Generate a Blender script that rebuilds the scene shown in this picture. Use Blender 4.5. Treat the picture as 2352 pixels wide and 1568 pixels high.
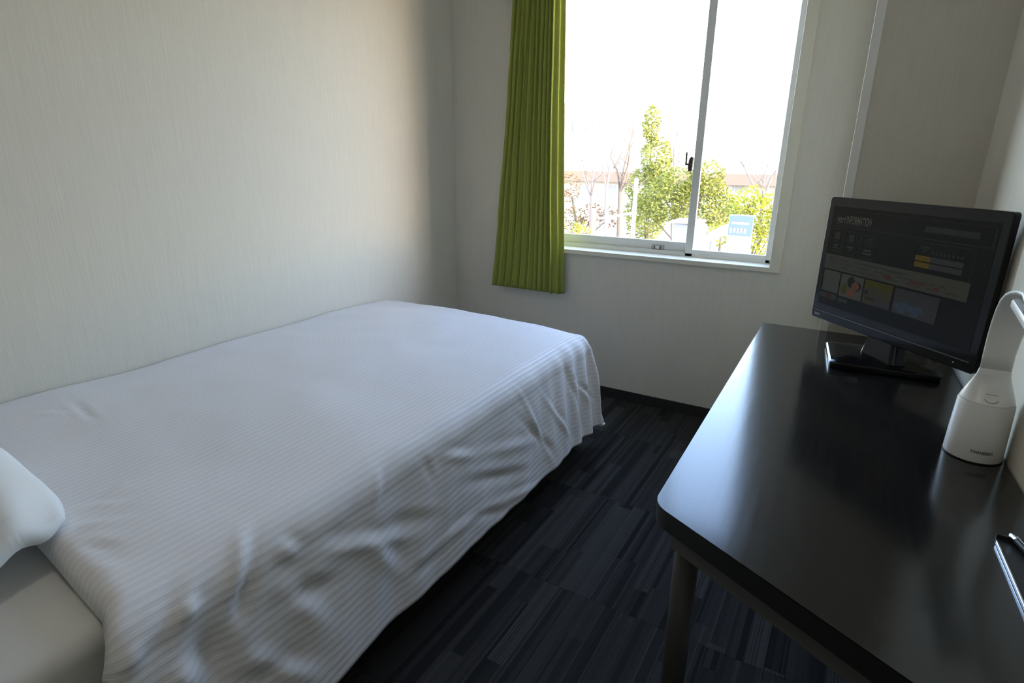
import bpy, bmesh, math, random
from mathutils import Vector, Matrix, noise
random.seed(7)
for o in list(bpy.data.objects): bpy.data.objects.remove(o)
SC = bpy.context.scene; COL = SC.collection

# ------------------------------------------------------------------ camera
FPX, CAMH = 1315.6, 1.167
yaw, pitch, roll = math.radians(-30.52), math.radians(17.53), math.radians(-0.54)
_f = Vector((math.sin(yaw)*math.cos(pitch), math.cos(yaw)*math.cos(pitch), -math.sin(pitch)))
_r0 = Vector((math.cos(yaw), -math.sin(yaw), 0)); _d0 = _f.cross(_r0)
_r = math.cos(roll)*_r0 + math.sin(roll)*_d0
_d = -math.sin(roll)*_r0 + math.cos(roll)*_d0
EYE = Vector((0, 0, CAMH))
cam = bpy.data.cameras.new('camera'); cam_o = bpy.data.objects.new('camera', cam); COL.objects.link(cam_o)
cam.sensor_width = 36; cam.lens = FPX/2352*36; cam.clip_start = 0.02; cam.clip_end = 500
cam_o.matrix_world = Matrix(((_r.x, -_d.x, -_f.x, 0), (_r.y, -_d.y, -_f.y, 0), (_r.z, -_d.z, -_f.z, CAMH), (0, 0, 0, 1)))
SC.camera = cam_o
SC.cycles.max_bounces = 16; SC.cycles.diffuse_bounces = 10; SC.cycles.transparent_max_bounces = 16

# ------------------------------------------------------------------ world, sun, exposure
w = bpy.data.worlds.new('sky'); SC.world = w; w.use_nodes = True
nt = w.node_tree; nt.nodes.clear()
sky = nt.nodes.new('ShaderNodeTexSky'); sky.sky_type = 'NISHITA'; sky.sun_disc = False
sky.sun_elevation = math.radians(17); sky.sun_rotation = math.radians(99); sky.altitude = 50; sky.air_density = 1.0; sky.dust_density = 1.1
bg = nt.nodes.new('ShaderNodeBackground'); bg.inputs['Strength'].default_value = 4.0
wo = nt.nodes.new('ShaderNodeOutputWorld')
wb = nt.nodes.new('ShaderNodeMix'); wb.data_type = 'RGBA'; wb.blend_type = 'MULTIPLY'; wb.inputs[0].default_value = 1; wb.inputs[7].default_value = (1.08, .965, .985, 1)
nt.links.new(sky.outputs[0], wb.inputs[6]); nt.links.new(wb.outputs[2], bg.inputs[0]); nt.links.new(bg.outputs[0], wo.inputs[0])
sun = bpy.data.lights.new('sun', 'SUN'); sun.energy = 4.5; sun.angle = math.radians(0.6); sun.color = (1, .95, .86)
sun_o = bpy.data.objects.new('sun', sun); COL.objects.link(sun_o)
sun_o.rotation_euler = Vector((-.93, .12, -.36)).to_track_quat('-Z', 'Y').to_euler()
vs = SC.view_settings
vs.view_transform = 'Standard'; vs.look = 'None'; vs.gamma = 1; vs.use_curve_mapping = False
vs.exposure = 0.02
# daylight portal: emits nothing, tells the renderer where sky light comes in
por = bpy.data.lights.new('window_portal', 'AREA'); por.shape = 'RECTANGLE'; por.size = 1.16; por.size_y = 1.40
por.cycles.is_portal = True
por_o = bpy.data.objects.new('window_portal', por); COL.objects.link(por_o)
por_o.location = (-.864, 2.756, 1.433); por_o.rotation_euler = (math.radians(-90), 0, 0)

# ------------------------------------------------------------------ pixel helpers (distances come from the touched surfaces)
def ray(x, y): return _r*((x-1176)/FPX) + _d*((y-784)/FPX) + _f
def onz(x, y, z): d = ray(x, y); return EYE + d*((z-CAMH)/d.z)
def onx(x, y, X): d = ray(x, y); return EYE + d*(X/d.x)
def ony(x, y, Y): d = ray(x, y); return EYE + d*(Y/d.y)

# ------------------------------------------------------------------ materials
def mat(name, col=(.8, .8, .8), rough=.5, metal=0, spec=.5, **kw):
    m = bpy.data.materials.new(name); m.use_nodes = True
    b = m.node_tree.nodes['Principled BSDF']
    b.inputs['Base Color'].default_value = (*col, 1); b.inputs['Roughness'].default_value = rough
    b.inputs['Metallic'].default_value = metal; b.inputs['Specular IOR Level'].default_value = spec
    for k, v in kw.items(): b.inputs[k.replace('_', ' ')].default_value = v
    return m
def nodes(m): return m.node_tree.nodes, m.node_tree.links, m.node_tree.nodes['Principled BSDF']
def add_noise_colour(m, c1, c2, scale=(5, 5, 5), detail=4, bump=0, bdist=.001, coord='Object', nscale=1):
    N, L, b = nodes(m)
    tc = N.new('ShaderNodeTexCoord'); mp = N.new('ShaderNodeMapping'); mp.inputs['Scale'].default_value = scale
    nz = N.new('ShaderNodeTexNoise'); nz.inputs['Scale'].default_value = nscale; nz.inputs['Detail'].default_value = detail
    rp = N.new('ShaderNodeMix'); rp.data_type = 'RGBA'
    rp.inputs[6].default_value = (*c1, 1); rp.inputs[7].default_value = (*c2, 1)
    L.new(tc.outputs[coord], mp.inputs[0]); L.new(mp.outputs[0], nz.inputs['Vector'])
    L.new(nz.outputs['Fac'], rp.inputs[0]); L.new(rp.outputs[2], b.inputs['Base Color'])
    if bump:
        bp = N.new('ShaderNodeBump'); bp.inputs['Strength'].default_value = bump; bp.inputs['Distance'].default_value = bdist
        L.new(nz.outputs['Fac'], bp.inputs['Height']); L.new(bp.outputs[0], b.inputs['Normal'])
    return m

def wallpaper(name, c1, c2):
    m = mat(name, c1, .75, spec=.3); N, L, b = nodes(m)
    tc = N.new('ShaderNodeTexCoord'); mp = N.new('ShaderNodeMapping'); mp.inputs['Scale'].default_value = (260, 260, 7)
    nz = N.new('ShaderNodeTexNoise'); nz.inputs['Scale'].default_value = 1; nz.inputs['Detail'].default_value = 3; nz.inputs['Roughness'].default_value = .6
    mp2 = N.new('ShaderNodeMapping'); mp2.inputs['Scale'].default_value = (45, 45, .5)
    nz2 = N.new('ShaderNodeTexNoise'); nz2.inputs['Scale'].default_value = 1; nz2.inputs['Detail'].default_value = 2
    ad = N.new('ShaderNodeMath'); ad.operation = 'MULTIPLY_ADD'; ad.inputs[1].default_value = .35
    mx = N.new('ShaderNodeMix'); mx.data_type = 'RGBA'; mx.inputs[6].default_value = (*c2, 1); mx.inputs[7].default_value = (*c1, 1)
    bp = N.new('ShaderNodeBump'); bp.inputs['Strength'].default_value = .35; bp.inputs['Distance'].default_value = .0012
    L.new(tc.outputs['Object'], mp.inputs[0]); L.new(mp.outputs[0], nz.inputs['Vector'])
    L.new(tc.outputs['Object'], mp2.inputs[0]); L.new(mp2.outputs[0], nz2.inputs['Vector'])
    L.new(nz2.outputs['Fac'], ad.inputs[0]); L.new(nz.outputs['Fac'], ad.inputs[2])
    L.new(nz.outputs['Fac'], mx.inputs[0]); L.new(mx.outputs[2], b.inputs['Base Color'])
    L.new(ad.outputs[0], bp.inputs['Height']); L.new(bp.outputs[0], b.inputs['Normal'])
    return m
M_WALL = wallpaper('wallpaper', (.73, .70, .62), (.62, .59, .515))
M_CEIL = add_noise_colour(mat('ceiling_paper', (.8, .8, .78), .9), (.80, .79, .76), (.76, .75, .72), (60, 60, 60), bump=.2)
M_TRIM = add_noise_colour(mat('cream_trim', (.72, .69, .58), .45), (.74, .71, .60), (.70, .67, .56), (20, 20, 3))
M_CORNER = add_noise_colour(mat('corner_guard', (.78, .78, .75), .4), (.9, .9, .87), (.86, .86, .83), (20, 20, 3))
M_ALU = add_noise_colour(mat('sash_paint', (.74, .74, .73), .35), (.76, .76, .75), (.72, .72, .71), (15, 15, 15))
M_BASEB = add_noise_colour(mat('dark_baseboard', (.03, .028, .026), .5), (.032, .03, .028), (.024, .022, .02), (8, 8, 60))
M_FLOORB = mat('subfloor', (.05, .05, .05), .9)

def carpet():
    m = mat('striped_carpet', (.04, .04, .045), .95, spec=.15); N, L, b = nodes(m)
    tc = N.new('ShaderNodeTexCoord'); sp = N.new('ShaderNodeSeparateXYZ'); oi = N.new('ShaderNodeObjectInfo')
    L.new(tc.outputs['Object'], sp.inputs[0])
    def mth(op, a, bb=None, c=None):
        n = N.new('ShaderNodeMath'); n.operation = op
        for i, v in enumerate((a, bb, c)):
            if v is None: continue
            if isinstance(v, (int, float)): n.inputs[i].default_value = v
            else: L.new(v, n.inputs[i])
        return n.outputs[0]
    def wn(x, y, z):
        c = N.new('ShaderNodeCombineXYZ')
        for i, v in enumerate((x, y, z)):
            if isinstance(v, (int, float)): c.inputs[i].default_value = v
            else: L.new(v, c.inputs[i])
        n = N.new('ShaderNodeTexWhiteNoise'); n.noise_dimensions = '3D'; L.new(c.outputs[0], n.inputs['Vector']); return n.outputs['Value']
    rnd = mth('MULTIPLY', oi.outputs['Random'], 91.7)
    wide = mth('FLOOR', mth('MULTIPLY', sp.outputs[0], 22))
    mid = mth('FLOOR', mth('MULTIPLY', sp.outputs[0], 62))
    fine = mth('FLOOR', mth('MULTIPLY', sp.outputs[0], 240))
    blk = mth('FLOOR', mth('ADD', mth('MULTIPLY', sp.outputs[1], 2.0), mth('MULTIPLY', wn(wide, rnd, 3.0), 1.0)))
    a = wn(wide, blk, rnd); c = wn(mid, blk, rnd); d = wn(fine, blk, rnd)
    dark = mth('MULTIPLY', mth('GREATER_THAN', c, .86), -.55)
    lite = mth('MULTIPLY', mth('GREATER_THAN', d, .9), .35)
    pin = mth('MULTIPLY', mth('MULTIPLY', mth('GREATER_THAN', a, .72), mth('GREATER_THAN', mth('FRACT', mth('MULTIPLY', sp.outputs[0], 130)), .55)), .5)
    v = mth('ADD', mth('ADD', mth('MULTIPLY', a, .42), mth('MULTIPLY', c, .4)), mth('ADD', mth('ADD', dark, lite), pin))
    nz = N.new('ShaderNodeTexNoise'); nz.inputs['Scale'].default_value = 420; nz.inputs['Detail'].default_value = 2
    L.new(tc.outputs['Object'], nz.inputs['Vector'])
    v2 = mth('MULTIPLY', v, mth('ADD', mth('MULTIPLY', nz.outputs['Fac'], 1.2), .4))
    rp = N.new('ShaderNodeMix'); rp.data_type = 'RGBA'; rp.inputs[6].default_value = (.0150, .0147, .0146, 1); rp.inputs[7].default_value = (.061, .060, .059, 1)
    L.new(v2, rp.inputs[0]); L.new(rp.outputs[2], b.inputs['Base Color'])
    bp = N.new('ShaderNodeBump'); bp.inputs['Strength'].default_value = .6; bp.inputs['Distance'].default_value = .002
    L.new(nz.outputs['Fac'], bp.inputs['Height']); L.new(bp.outputs[0], b.inputs['Normal'])
    return m
M_CARPET = carpet()

# ------------------------------------------------------------------ mesh helpers
def add_box(bm, x0, x1, y0, y1, z0, z1):
    vs_ = [bm.verts.new(p) for p in ((x0,y0,z0),(x1,y0,z0),(x1,y1,z0),(x0,y1,z0),(x0,y0,z1),(x1,y0,z1),(x1,y1,z1),(x0,y1,z1))]
    for f in ((0,3,2,1),(4,5,6,7),(0,1,5,4),(1,2,6,5),(2,3,7,6),(3,0,4,7)): bm.faces.new([vs_[i] for i in f])
    return vs_
def boxes(*bs):
    bm = bmesh.new()
    for b in bs: add_box(bm, *b)
    return bm
def prism(pts, z0, z1):
    bm = bmesh.new(); a = [bm.verts.new((p[0], p[1], z0)) for p in pts]; b = [bm.verts.new((p[0], p[1], z1)) for p in pts]
    n = len(pts); bm.faces.new(a[::-1]); bm.faces.new(b)
    for i in range(n): bm.faces.new((a[i], a[(i+1) % n], b[(i+1) % n], b[i]))
    return bm
def tube(bm, pts, rads, seg=8):
    rings = []; pts = [Vector(p) for p in pts]
    for i, p in enumerate(pts):
        t = (pts[min(i+1, len(pts)-1)] - pts[max(i-1, 0)]).normalized()
        a = t.orthogonal().normalized() if i == 0 else (pa - t*pa.dot(t)).normalized()
        pa = a; bb = t.cross(a); r = rads[i] if hasattr(rads, '__len__') else rads
        rings.append([bm.verts.new(p + (a*math.cos(2*math.pi*k/seg) + bb*math.sin(2*math.pi*k/seg))*r) for k in range(seg)])
    for i in range(len(rings)-1):
        for k in range(seg): bm.faces.new((rings[i][k], rings[i][(k+1) % seg], rings[i+1][(k+1) % seg], rings[i+1][k]))
    bm.faces.new(rings[0][::-1]); bm.faces.new(rings[-1])
def loft(rings, cap=True):
    bm = bmesh.new(); R_ = [[bm.verts.new(p) for p in r] for r in rings]; n = len(R_[0])
    for i in range(len(R_)-1):
        for k in range(n): bm.faces.new((R_[i][k], R_[i][(k+1) % n], R_[i+1][(k+1) % n], R_[i+1][k]))
    if cap: bm.faces.new(R_[0][::-1]); bm.faces.new(R_[-1])
    return bm
def rrect(w, h, r, n=6):
    out = []
    for cx, cy, a0 in ((w/2-r, h/2-r, 0), (-w/2+r, h/2-r, 90), (-w/2+r, -h/2+r, 180), (w/2-r, -h/2+r, 270)):
        for k in range(n+1):
            a = math.radians(a0 + 90*k/n); out.append((cx + r*math.cos(a), cy + r*math.sin(a)))
    return out
def obj(name, bm, m, parent=None, bevel=0, smooth=False, seg=2):
    bmesh.ops.recalc_face_normals(bm, faces=bm.faces)
    me = bpy.data.meshes.new(name); bm.to_mesh(me); bm.free()
    if m: me.materials.append(m)
    o = bpy.data.objects.new(name, me); COL.objects.link(o)
    if parent: o.parent = parent
    if smooth: me.polygons.foreach_set('use_smooth', [True]*len(me.polygons))
    if bevel:
        b = o.modifiers.new('bevel', 'BEVEL'); b.width = bevel; b.segments = seg; b.limit_method = 'ANGLE'; b.harden_normals = False
    return o
def tag(o, label, cat, group=None, kind=None):
    o['label'] = label; o['category'] = cat
    if group: o['group'] = group
    if kind: o['kind'] = kind
    return o
def struct(o): o['kind'] = 'structure'; return o
def thing(name, loc, label, cat, group=None, rotz=0):
    o = bpy.data.objects.new(name, None); COL.objects.link(o); o.location = loc; o.rotation_euler = (0, 0, rotz); o.empty_display_size = .05
    return tag(o, label, cat, group)
def sm_angle(o, ang=40):
    me = o.data; me.polygons.foreach_set('use_smooth', [True]*len(me.polygons))
    bm = bmesh.new(); bm.from_mesh(me)
    for e in bm.edges:
        if len(e.link_faces) == 2 and e.calc_face_angle(0) > math.radians(ang): e.smooth = False
    bm.to_mesh(me); bm.free()

# ------------------------------------------------------------------ room shell
XL, YW, YP, YB, ZC = -1.922, 2.633, 1.935, -1.7, 2.42
PX = -.044                                            # left edge of the corner column
def wr(y): return .257 + .042*(YP - y)                # right wall (runs very slightly askew)
WX0, WX1, WZ0, WZ1 = -1.44, -.288, .746, 2.12         # window opening
struct(obj('wall_left', boxes((XL-.12, XL, YB-.12, YW+.15, -.1, ZC+.1)), M_WALL))
struct(obj('wall_window', boxes((XL, WX0, YW, YW+.12, -.1, ZC+.1), (WX1, .9, YW, YW+.12, -.1, ZC+.1),
      (WX0, WX1, YW, YW+.12, -.1, WZ0-.02), (WX0, WX1, YW, YW+.15, WZ1, ZC+.1)), M_WALL))
struct(obj('wall_right', prism([(wr(YP), YP), (wr(YP)+.5, YP), (wr(YB)+.5, YB), (wr(YB), YB)], -.1, ZC+.1), M_WALL))
struct(obj('wall_back', boxes((XL, 1.0, YB-.12, YB, -.1, ZC+.1)), M_WALL))
struct(obj('wall_column', boxes((PX, .9, YP, YW, -.1, ZC+.1)), M_WALL))
struct(obj('ceiling', boxes((XL-.12, 1.1, YB-.12, YW+.15, ZC, ZC+.12)), M_CEIL))
floor = struct(obj('floor', boxes((XL-.12, 1.1, YB-.12, YW+.15, -.14, -.006)), M_FLOORB))
# carpet tiles, half a metre square
tb = boxes((.0005, .4995, .0005, .4995, 0, .0055)); tile_me = None
for ix in range(-4, 1):
    for iy in range(-6, 3):
        x0, y0 = ix*.5 - .02, 1.243 + .5*iy
        bm = bmesh.new()
        lo_x, hi_x = max(x0, XL), x0+.5; lo_y, hi_y = max(y0, YB), min(y0+.5, YW)
        if hi_y - lo_y < .02 or hi_x - lo_x < .02: continue
        full = abs(hi_x-lo_x-.5) < 1e-6 and abs(hi_y-lo_y-.5) < 1e-6
        if ix == 0: hi_x = min(hi_x, .25 if iy > 0 else .42)
        if full and tile_me and ix < 0:
            o = bpy.data.objects.new('carpet_tile', tile_me); COL.objects.link(o)
        else:
            add_box(bm, lo_x-x0+.0005, hi_x-x0-.0005, lo_y-y0+.0005, hi_y-y0-.0005, 0, .0055)
            o = obj('carpet_tile', bm, M_CARPET)
            if full and ix < 0: tile_me = o.data
        o.location = (x0, y0, -.0058); o.parent = floor
struct(obj('baseboard_window', boxes((XL+.006, PX, YW-.006, YW, 0, .052)), M_BASEB, bevel=.001))
struct(obj('baseboard_left', boxes((XL, XL+.006, YB, YW, 0, .052)), M_BASEB, bevel=.001))
struct(obj('baseboard_right', prism([(wr(YP), YP), (wr(YP)-.006, YP), (wr(YB)-.006, YB), (wr(YB), YB)], 0, .052), M_BASEB))
# white corner guard up the column's edge
struct(obj('trim_1', boxes((PX-.002, PX+.021, YP-.002, YP, 0, ZC), (PX-.002, PX, YP, YP+.022, 0, ZC)), M_CORNER, bevel=.0008))

# ------------------------------------------------------------------ window
def glassmat():
    m = bpy.data.materials.new('window_glass'); m.use_nodes = True; N = m.node_tree.nodes; L = m.node_tree.links; N.clear()
    tr = N.new('ShaderNodeBsdfTransparent'); tr.inputs[0].default_value = (.93, .95, .94, 1)
    gl = N.new('ShaderNodeBsdfGlossy'); gl.inputs['Roughness'].default_value = .01
    fr = N.new('ShaderNodeFresnel'); fr.inputs[0].default_value = 1.45
    ge = N.new('ShaderNodeNewGeometry'); mr = N.new('ShaderNodeMapRange'); mr.inputs[3].default_value = 1.45; mr.inputs[4].default_value = 1/1.45   # thin pane: same air-to-glass reflection on both faces
    L.new(ge.outputs['Backfacing'], mr.inputs[0]); L.new(mr.outputs[0], fr.inputs[0])
    mx = N.new('ShaderNodeMixShader'); ou = N.new('ShaderNodeOutputMaterial')
    L.new(fr.outputs[0], mx.inputs[0]); L.new(tr.outputs[0], mx.inputs[1]); L.new(gl.outputs[0], mx.inputs[2]); L.new(mx.outputs[0], ou.inputs[0]); return m
M_GLASS = glassmat()
M_DARKLOCK = mat('lock_plastic', (.05, .045, .045), .4)
M_LOCKGREY = mat('lock_grey', (.38, .37, .34), .5)
win = bpy.data.objects.new('window_1', None); COL.objects.link(win); win.location = (-.87, YW, WZ0); struct(win); win['label'] = 'sliding window with pale frame beside the green curtain'
def wobj(name, bm, m, parent=win, **k):
    bmesh.ops.translate(bm, verts=bm.verts, vec=(.87, -YW, -WZ0)); return obj(name, bm, m, parent, **k)
# casing: right, left, head boards and the sill
c_w = .043
wobj('casing', boxes((WX1, WX1+c_w, YW-.012, YW+.003, WZ0-.002, WZ1+c_w)), M_TRIM, bevel=.0015)
wobj('casing', boxes((WX0-c_w, WX0, YW-.012, YW+.003, WZ0-.002, WZ1+c_w)), M_TRIM, bevel=.0015)
wobj('casing', boxes((WX0-c_w, WX1+c_w, YW-.011, YW+.003, WZ1, WZ1+c_w)), M_TRIM, bevel=.0015)
wobj('reveal', boxes((WX1-.001, WX1+.004, YW, YW+.119, WZ0, WZ1)), M_TRIM)
wobj('reveal', boxes((WX0-.004, WX0+.001, YW, YW+.119, WZ0, WZ1)), M_TRIM)
wobj('sill', boxes((WX0-c_w, WX1+c_w, YW-.016, YW+.001, WZ0-.021, WZ0), (WX0, WX1, YW, YW+.1, WZ0-.021, WZ0)), M_TRIM, bevel=.002)
FY = YW + .084
wobj('frame', boxes((WX0, WX1, FY, FY+.036, WZ0-.02, WZ0+.016), (WX0, WX1, FY, FY+.036, WZ1-.03, WZ1),
     (WX0, WX0+.018, FY, FY+.036, WZ0, WZ1), (WX1-.014, WX1, FY, FY+.036, WZ0, WZ1)), M_ALU, bevel=.001)
def sash(x0, x1, y, zb, rail, stl, stw_r, stw_l):
    bm = boxes((x0, x1, y, y+.014, zb, zb+rail), (x0, x1, y, y+.014, WZ1-.07, WZ1-.03),
               (x0, x0+stw_l, y-.002, y+.016, zb-.002, WZ1-.03), (x1-stw_r, x1, y-.002, y+.016, zb-.002, WZ1-.03))
    s = wobj('sash', bm, M_ALU, bevel=.0015)
    wobj('pane', boxes((x0+stw_l-.004, x1-stw_r+.004, y+.005, y+.008, zb+rail-.004, WZ1-.066)), M_GLASS, parent=s)
    return s
s_r = sash(-.669, WX1-.013, FY+.002, WZ0+.004, .030, None, .018, .034)
s_l = sash(WX0+.014, -.640, FY+.019, WZ0+.010, .052, None, .030, .03)
# lower front rail of the exterior sash's track with the small stopper lock
wobj('track', boxes((WX0+.016, -.67, FY+.002, FY+.006, WZ0+.008, WZ0+.020)), M_ALU)
pl = ony(1513, 569, FY+.03)
lk = wobj('stopper_lock', boxes((pl.x-.030, pl.x+.030, FY+.010, FY+.0185, WZ0+.020, WZ0+.041)), M_LOCKGREY, bevel=.002)
wobj('stopper_lock_slider', boxes((pl.x-.016, pl.x-.012, FY+.008, FY+.0115, WZ0+.023, WZ0+.038), (pl.x+.010, pl.x+.016, FY+.008, FY+.0115, WZ0+.023, WZ0+.038)), M_DARKLOCK, parent=lk)
wobj('stopper_lock_window', boxes((pl.x-.011, pl.x+.009, FY+.0085, FY+.0115, WZ0+.024, WZ0+.037)), M_ALU, parent=lk)
# crescent lock on the meeting stile
pc = ony(1583, 372, FY)
bm = bmesh.new()
prof = [(-.010, -.034), (.004, -.030), (.006, .028), (-.004, .032), (-.012, .018), (-.014, -.016)]
a = [bm.verts.new((pc.x+.012+p[0], FY-.012, pc.z-.008+p[1])) for p in prof]; b = [bm.verts.new((pc.x+.012+p[0], FY+.008, pc.z-.008+p[1])) for p in prof]
bm.faces.new(a); bm.faces.new(b[::-1])
for i in range(6): bm.faces.new((a[i], b[i], b[(i+1) % 6], a[(i+1) % 6]))
cl = wobj('crescent_lock', bm, M_DARKLOCK, parent=s_r, bevel=.002)
wobj('lock_lever', boxes((pc.x-.013, pc.x-.006, FY-.020, FY-.006, pc.z-.014, pc.z+.042), (pc.x-.013, pc.x+.008, FY-.016, FY-.010, pc.z-.014, pc.z-.006)), M_DARKLOCK, parent=s_r, bevel=.001)

# ------------------------------------------------------------------ curtain
def curtainmat():
    m = mat('green_curtain', (.30, .36, .07), .85, spec=.15); N, L, b = nodes(m)
    tc = N.new('ShaderNodeTexCoord')
    mp = N.new('ShaderNodeMapping'); mp.inputs['Scale'].default_value = (60, 60, 60)
    nz = N.new('ShaderNodeTexNoise'); nz.inputs['Scale'].default_value = 3; nz.inputs['Detail'].default_value = 6
    L.new(tc.outputs['Object'], mp.inputs[0]); L.new(mp.outputs[0], nz.inputs['Vector'])
    mx = N.new('ShaderNodeMix'); mx.data_type = 'RGBA'; mx.inputs[6].default_value = (.24, .27, .05, 1); mx.inputs[7].default_value = (.40, .44, .10, 1)
    L.new(nz.outputs['Fac'], mx.inputs[0]); L.new(mx.outputs[2], b.inputs['Base Color'])
    bp = N.new('ShaderNodeBump'); bp.inputs['Strength'].default_value = .4; bp.inputs['Distance'].default_value = .001
    L.new(nz.outputs['Fac'], bp.inputs['Height']); L.new(bp.outputs[0], b.inputs['Normal'])
    tl = N.new('ShaderNodeBsdfTranslucent'); L.new(mx.outputs[2], tl.inputs[0])
    ms = N.new('ShaderNodeMixShader'); ms.inputs[0].default_value = .12
    ou = N['Material Output']; L.new(b.outputs[0], ms.inputs[1]); L.new(tl.outputs[0], ms.inputs[2]); L.new(ms.outputs[0], ou.inputs[0])
    return m
M_CURT = curtainmat()
CY = 2.582
bm = bmesh.new(); NU, NV = 220, 60
ztop, zbot = 2.20, .522
xl_t, xl_b, xr_t, xr_b = -1.495, -1.632, -1.288, -1.236
ridges = [0.0, .085, .18, .285, .40, .52, .63, .71, .78, .85, 1.0]
grid = []
for j in range(NV+1):
    v = j/NV; z = zbot + (ztop-zbot)*v; row = []
    e = v**.8
    xl = xl_b + (xl_t-xl_b)*e; xr = xr_b + (xr_t-xr_b)*e
    for i in range(NU+1):
        u = i/NU
        k = max(q for q in range(len(ridges)-1) if ridges[q] <= u+1e-9); seg_u = (u-ridges[k])/(ridges[k+1]-ridges[k])
        wv = math.sin((k+seg_u)*math.pi*2)                        # one fold per segment
        amp = (.030 - .008*v) * (1.0 if k not in (8, 9) else .9)
        dy = -amp*wv*(.85+.3*noise.noise(Vector((k*3.1, v*1.5, 0))))
        if k == 9: dy = -.036 + .062*seg_u
        dx = .012*math.sin((k+seg_u)*math.pi*4+1.3)*(1-.4*v) + .006*noise.noise(Vector((u*4, v*3, 2)))
        zz = z + (.006*math.sin((k+seg_u)*math.pi*2) if j == 0 else 0) + (1-u)*.0*(1-v)
        row.append(bm.verts.new((xl + (xr-xl)*u + dx*(1 if 0 < u < 1 else 0), CY + dy + .004*noise.noise(Vector((u*9, v*5, 7))), zz)))
    grid.append(row)
for j in range(NV):
    for i in range(NU): bm.faces.new((grid[j][i], grid[j][i+1], grid[j+1][i+1], grid[j+1][i]))
curt = obj('curtain', bm, M_CURT, smooth=True)
so = curt.modifiers.new('solid', 'SOLIDIFY'); so.thickness = .0025
tag(curt, 'olive green pleated curtain drawn to the left of the window', 'curtain')

# ------------------------------------------------------------------ bed
M_BEDBASE = add_noise_colour(mat('bed_base_fabric', (.012, .012, .013), .8), (.014, .014, .015), (.009, .009, .01), (90, 90, 90))
M_SHEET = add_noise_colour(mat('fitted_sheet', (.72, .72, .70), .85, spec=.2), (.74, .74, .72), (.70, .70, .68), (300, 300, 300), bump=.1)
bed = thing('bed', (-1.41, 1.04, 0), 'low dark bed base hidden beneath the white duvet', 'bed')
def bobj(name, bm, m, **k):
    bmesh.ops.translate(bm, verts=bm.verts, vec=(1.41, -1.04, 0)); return obj(name, bm, m, bed, **k)
bobj('base', boxes((XL+.012, -.93, .0, 2.02, .07, .25)), M_BEDBASE, bevel=.01)
for x in (XL+.09, -1.01):
    for y in (.08, 1.94):
        bm = bmesh.new(); tube(bm, [(x, y, 0), (x, y, .07)], [.022, .028], 12); bobj('leg', bm, M_BEDBASE)
mt = obj('mattress', boxes((XL+.012, -.905, -.0, 2.02, .25, .468)), M_SHEET, bevel=.035, seg=5, smooth=True)
tag(mt, 'white sheeted mattress showing between the pillow and the duvet', 'mattress')

def duvetmat():
    m = mat('striped_duvet', (.8, .8, .8), .7, spec=.25); N, L, b = nodes(m)
    uv = N.new('ShaderNodeUVMap'); uv.uv_map = 'UVMap'
    sp = N.new('ShaderNodeSeparateXYZ'); L.new(uv.outputs[0], sp.inputs[0])
    ml = N.new('ShaderNodeMath'); ml.operation = 'MULTIPLY'; ml.inputs[1].default_value = 2*math.pi/.0165; L.new(sp.outputs[0], ml.inputs[0])
    sn = N.new('ShaderNodeMath'); sn.operation = 'SINE'; L.new(ml.outputs[0], sn.inputs[0])
    mr = N.new('ShaderNodeMapRange'); mr.inputs[1].default_value = -.35; mr.inputs[2].default_value = .35; L.new(sn.outputs[0], mr.inputs[0])
    mx = N.new('ShaderNodeMix'); mx.data_type = 'RGBA'; mx.inputs[6].default_value = (.775, .77, .80, 1); mx.inputs[7].default_value = (.83, .825, .855, 1)
    L.new(mr.outputs[0], mx.inputs[0]); L.new(mx.outputs[2], b.inputs['Base Color'])
    rg = N.new('ShaderNodeMapRange'); rg.inputs[3].default_value = .8; rg.inputs[4].default_value = .5; L.new(mr.outputs[0], rg.inputs[0]); L.new(rg.outputs[0], b.inputs['Roughness'])
    nz = N.new('ShaderNodeTexNoise'); nz.inputs['Scale'].default_value = 30; nz.inputs['Detail'].default_value = 4; L.new(uv.outputs[0], nz.inputs['Vector'])
    ad = N.new('ShaderNodeMath'); ad.operation = 'MULTIPLY_ADD'; ad.inputs[1].default_value = .5; L.new(nz.outputs['Fac'], ad.inputs[0]); L.new(mr.outputs[0], ad.inputs[2])
    bp = N.new('ShaderNodeBump'); bp.inputs['Strength'].default_value = .35; bp.inputs['Distance'].default_value = .0012; L.new(ad.outputs[0], bp.inputs['Height']); L.new(bp.outputs[0], b.inputs['Normal'])
    return m
M_DUVET = duvetmat()
X0, Y0, ZT = -.905, 2.005, .512                     # where the sheet starts to fall on the side and at the foot
DL = .415                                            # cloth length that falls over
RAD = .075
def fall(d):                                         # (outward, downward) along the drop
    arc = RAD*math.pi/2
    if d < arc: t = d/RAD; return RAD*math.sin(t), RAD*(1-math.cos(t))
    q = d-arc; return RAD + q*.20, RAD + q*.98
def side_uv(px, py):                                 # photo pixel -> sheet coordinates (a across past the edge, y along)
    p = onx(px, py, -.80)
    if p.z < ZT-.06: return (RAD*1.57 + (ZT-RAD-p.z), p.y)
    p = onz(px, py, ZT+.015); return (p.x - X0, p.y)
def segm(x1, y1, x2, y2, amp, wid, both=False): return (*side_uv(x1, y1), *side_uv(x2, y2), amp, wid)
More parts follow.
